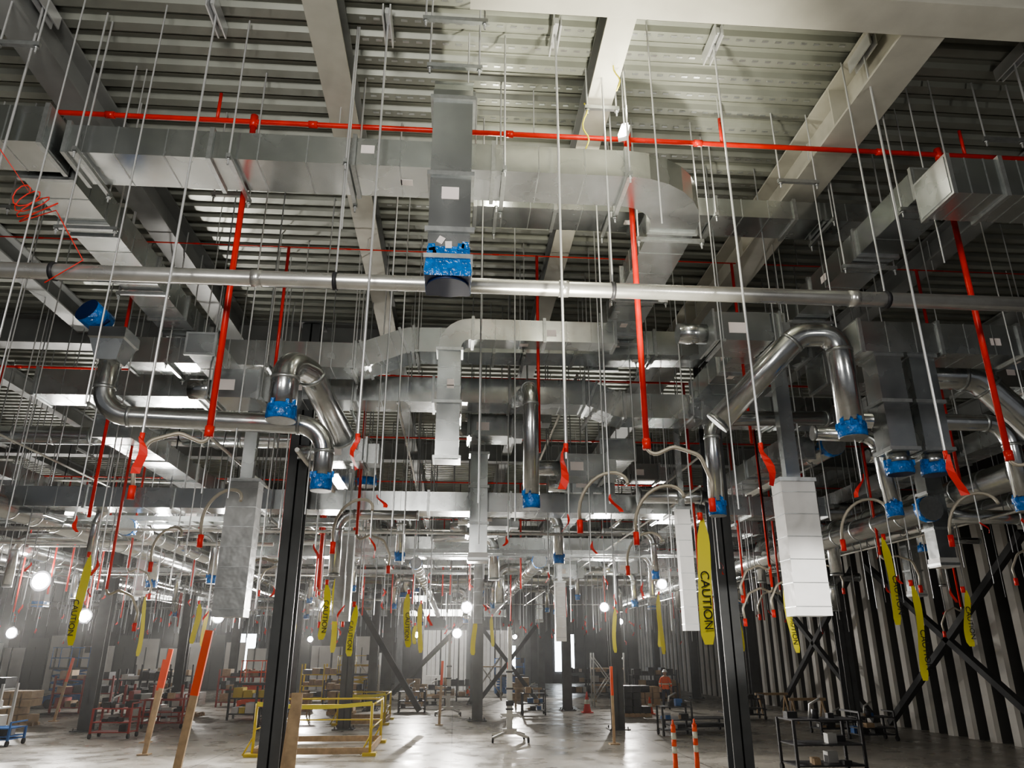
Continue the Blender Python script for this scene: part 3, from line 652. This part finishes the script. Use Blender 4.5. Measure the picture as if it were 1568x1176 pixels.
# ------------------------------------------------------------------ people
def person(name,loc,joints,edges,rad,yaw,head,hands,helm=HELM):
    e=bpy.data.objects.new(name,None);COL.objects.link(e);e.location=loc;e.rotation_euler=(0,0,yaw)
    me=bpy.data.meshes.new("body");me.from_pydata([j for j in joints],edges,[]);o=bpy.data.objects.new("body",me);COL.objects.link(o)
    md=o.modifiers.new("s",'SKIN');md.use_smooth_shade=True
    for i,sv in enumerate(me.skin_vertices[0].data): sv.radius=rad[i] if isinstance(rad[i],tuple) else (rad[i],rad[i]); sv.use_root=(i==0)
    o.modifiers.new("u",'SUBSURF').levels=2
    dg=bpy.context.evaluated_depsgraph_get();dg.update();m2=bpy.data.meshes.new_from_object(o.evaluated_get(dg))
    o.modifiers.clear();o.data=m2;o.parent=e
    for m in(PANT,VEST,SKIN,REFL,RUB): m2.materials.append(m)
    hip=V(joints[0]);nk=V(joints[3])
    for p in m2.polygons:
        c=p.center;t=(c-hip).dot((nk-hip).normalized())/(nk-hip).length
        p.material_index=0
        if t>-.02: p.material_index=1
        if t>1.0: p.material_index=2
        if .38<t<.48: p.material_index=3
        if c.z<.12: p.material_index=4
        for h in hands:
            if (c-V(h)).length<.14: p.material_index=2
    h=V(head);mb=MB()
    mb.tube([h+V((0,0,-.12)),h+V((0,0,-.08)),h,h+V((0,0,.07)),h+V((0,0,.11))],.085,SKIN,n=14,scales=[.5,.85,1,.9,.4])
    mb.obox(h+V((0,-.09,-.01)),(.025,.03,.04),None,SKIN);mb.obox(h+V((0,-.082,-.055)),(.05,.01,.012),None,RED)
    for s in(-1,1): mb.obox(h+V((s*.03,-.083,.015)),(.02,.01,.012),None,BLK);mb.obox(h+V((s*.088,0,0)),(.015,.03,.05),None,SKIN)
    mb.tube([h+V((0,0,.03)),h+V((0,0,.045)),h+V((0,0,.05)),h+V((0,0,.11)),h+V((0,0,.15)),h+V((0,0,.165))],.11,helm,n=16,scales=[1.25,1.25,1,.9,.6,.1])
    mb.build("head",parent=e)
    mb=MB()
    for hd in hands:
        hd=V(hd);d=V((0,-.2,-1)).normalized() if hd.z>.6 else V((0,-.6,-.6)).normalized()
        mb.tube([hd,hd+d*.05,hd+d*.09],.035,SKIN,n=8,scales=[.7,1,.9])
        for k,l in enumerate((.07,.085,.08,.06)):
            b=hd+d*.08+V(((k-1.5)*.018,0,0));mb.tube([b,b+d*l*.5,b+d*l*.8+V((0,-.02,0)),b+d*l+V((0,-.035,0))],.009,SKIN,n=6)
        b=hd+d*.03+V((.035,0,0));mb.tube([b,b+d*.03+V((.02,-.01,0)),b+d*.06+V((.025,-.02,0))],.011,SKIN,n=6)
    mb.build("hands",parent=e)
J=[(0,0,.95),(0,0,1.1),(0,-.01,1.3),(0,0,1.5),(0,0,1.58),
   (.1,0,.9),(.13,-.05,.5),(.14,.02,.1),(.14,-.16,.05),
   (-.1,0,.9),(-.13,.05,.5),(-.14,.12,.1),(-.14,-.05,.05),
   (.19,0,1.42),(.27,.02,1.15),(.26,-.18,.98),
   (-.19,0,1.42),(-.27,.02,1.15),(-.26,-.18,.98)]
E=[(0,1),(1,2),(2,3),(3,4),(0,5),(5,6),(6,7),(7,8),(0,9),(9,10),(10,11),(11,12),(3,13),(13,14),(14,15),(3,16),(16,17),(17,18)]
R=[(.16,.12),(.16,.12),(.19,.13),(.1,.08),.055,.1,.07,.05,.045,.1,.07,.05,.045,.075,.055,.038,.075,.055,.038]
person("construction_worker",(10.3,38.3,0),J,E,R,math.radians(160),(0,-.01,1.68),[J[15],J[18]])
J2=[(0,.1,.5),(0,.02,.65),(0,-.12,.82),(0,-.25,.95),(0,-.3,1.02),
   (.12,.08,.48),(.17,-.3,.5),(.16,-.1,.1),(.16,-.28,.05),
   (-.12,.08,.48),(-.17,-.3,.45),(-.16,-.02,.1),(-.16,-.2,.05),
   (.18,-.22,.9),(.22,-.4,.7),(.14,-.6,.6),(-.18,-.22,.9),(-.22,-.4,.7),(-.14,-.6,.6)]
person("crouching_worker",(.9,44.5,0),J2,E,R,math.radians(70),(0,-.36,1.12),[J2[15],J2[18]])
# ------------------------------------------------------------------ world & camera
w=bpy.data.worlds.new("world");bpy.context.scene.world=w;w.use_nodes=True
w.node_tree.nodes["Background"].inputs[0].default_value=(.95,.96,1,1);w.node_tree.nodes["Background"].inputs[1].default_value=.14
try: bpy.context.scene.view_settings.look='AgX - Medium High Contrast'
except Exception: pass
cam=bpy.data.cameras.new("camera");cam.sensor_width=36;cam.lens=36*1137/1568;cam.clip_end=200
co=bpy.data.objects.new("camera",cam);COL.objects.link(co);co.location=(0,0,2.6);co.rotation_euler=(math.radians(90+19.9),0,math.radians(-4.2))
bpy.context.scene.camera=co
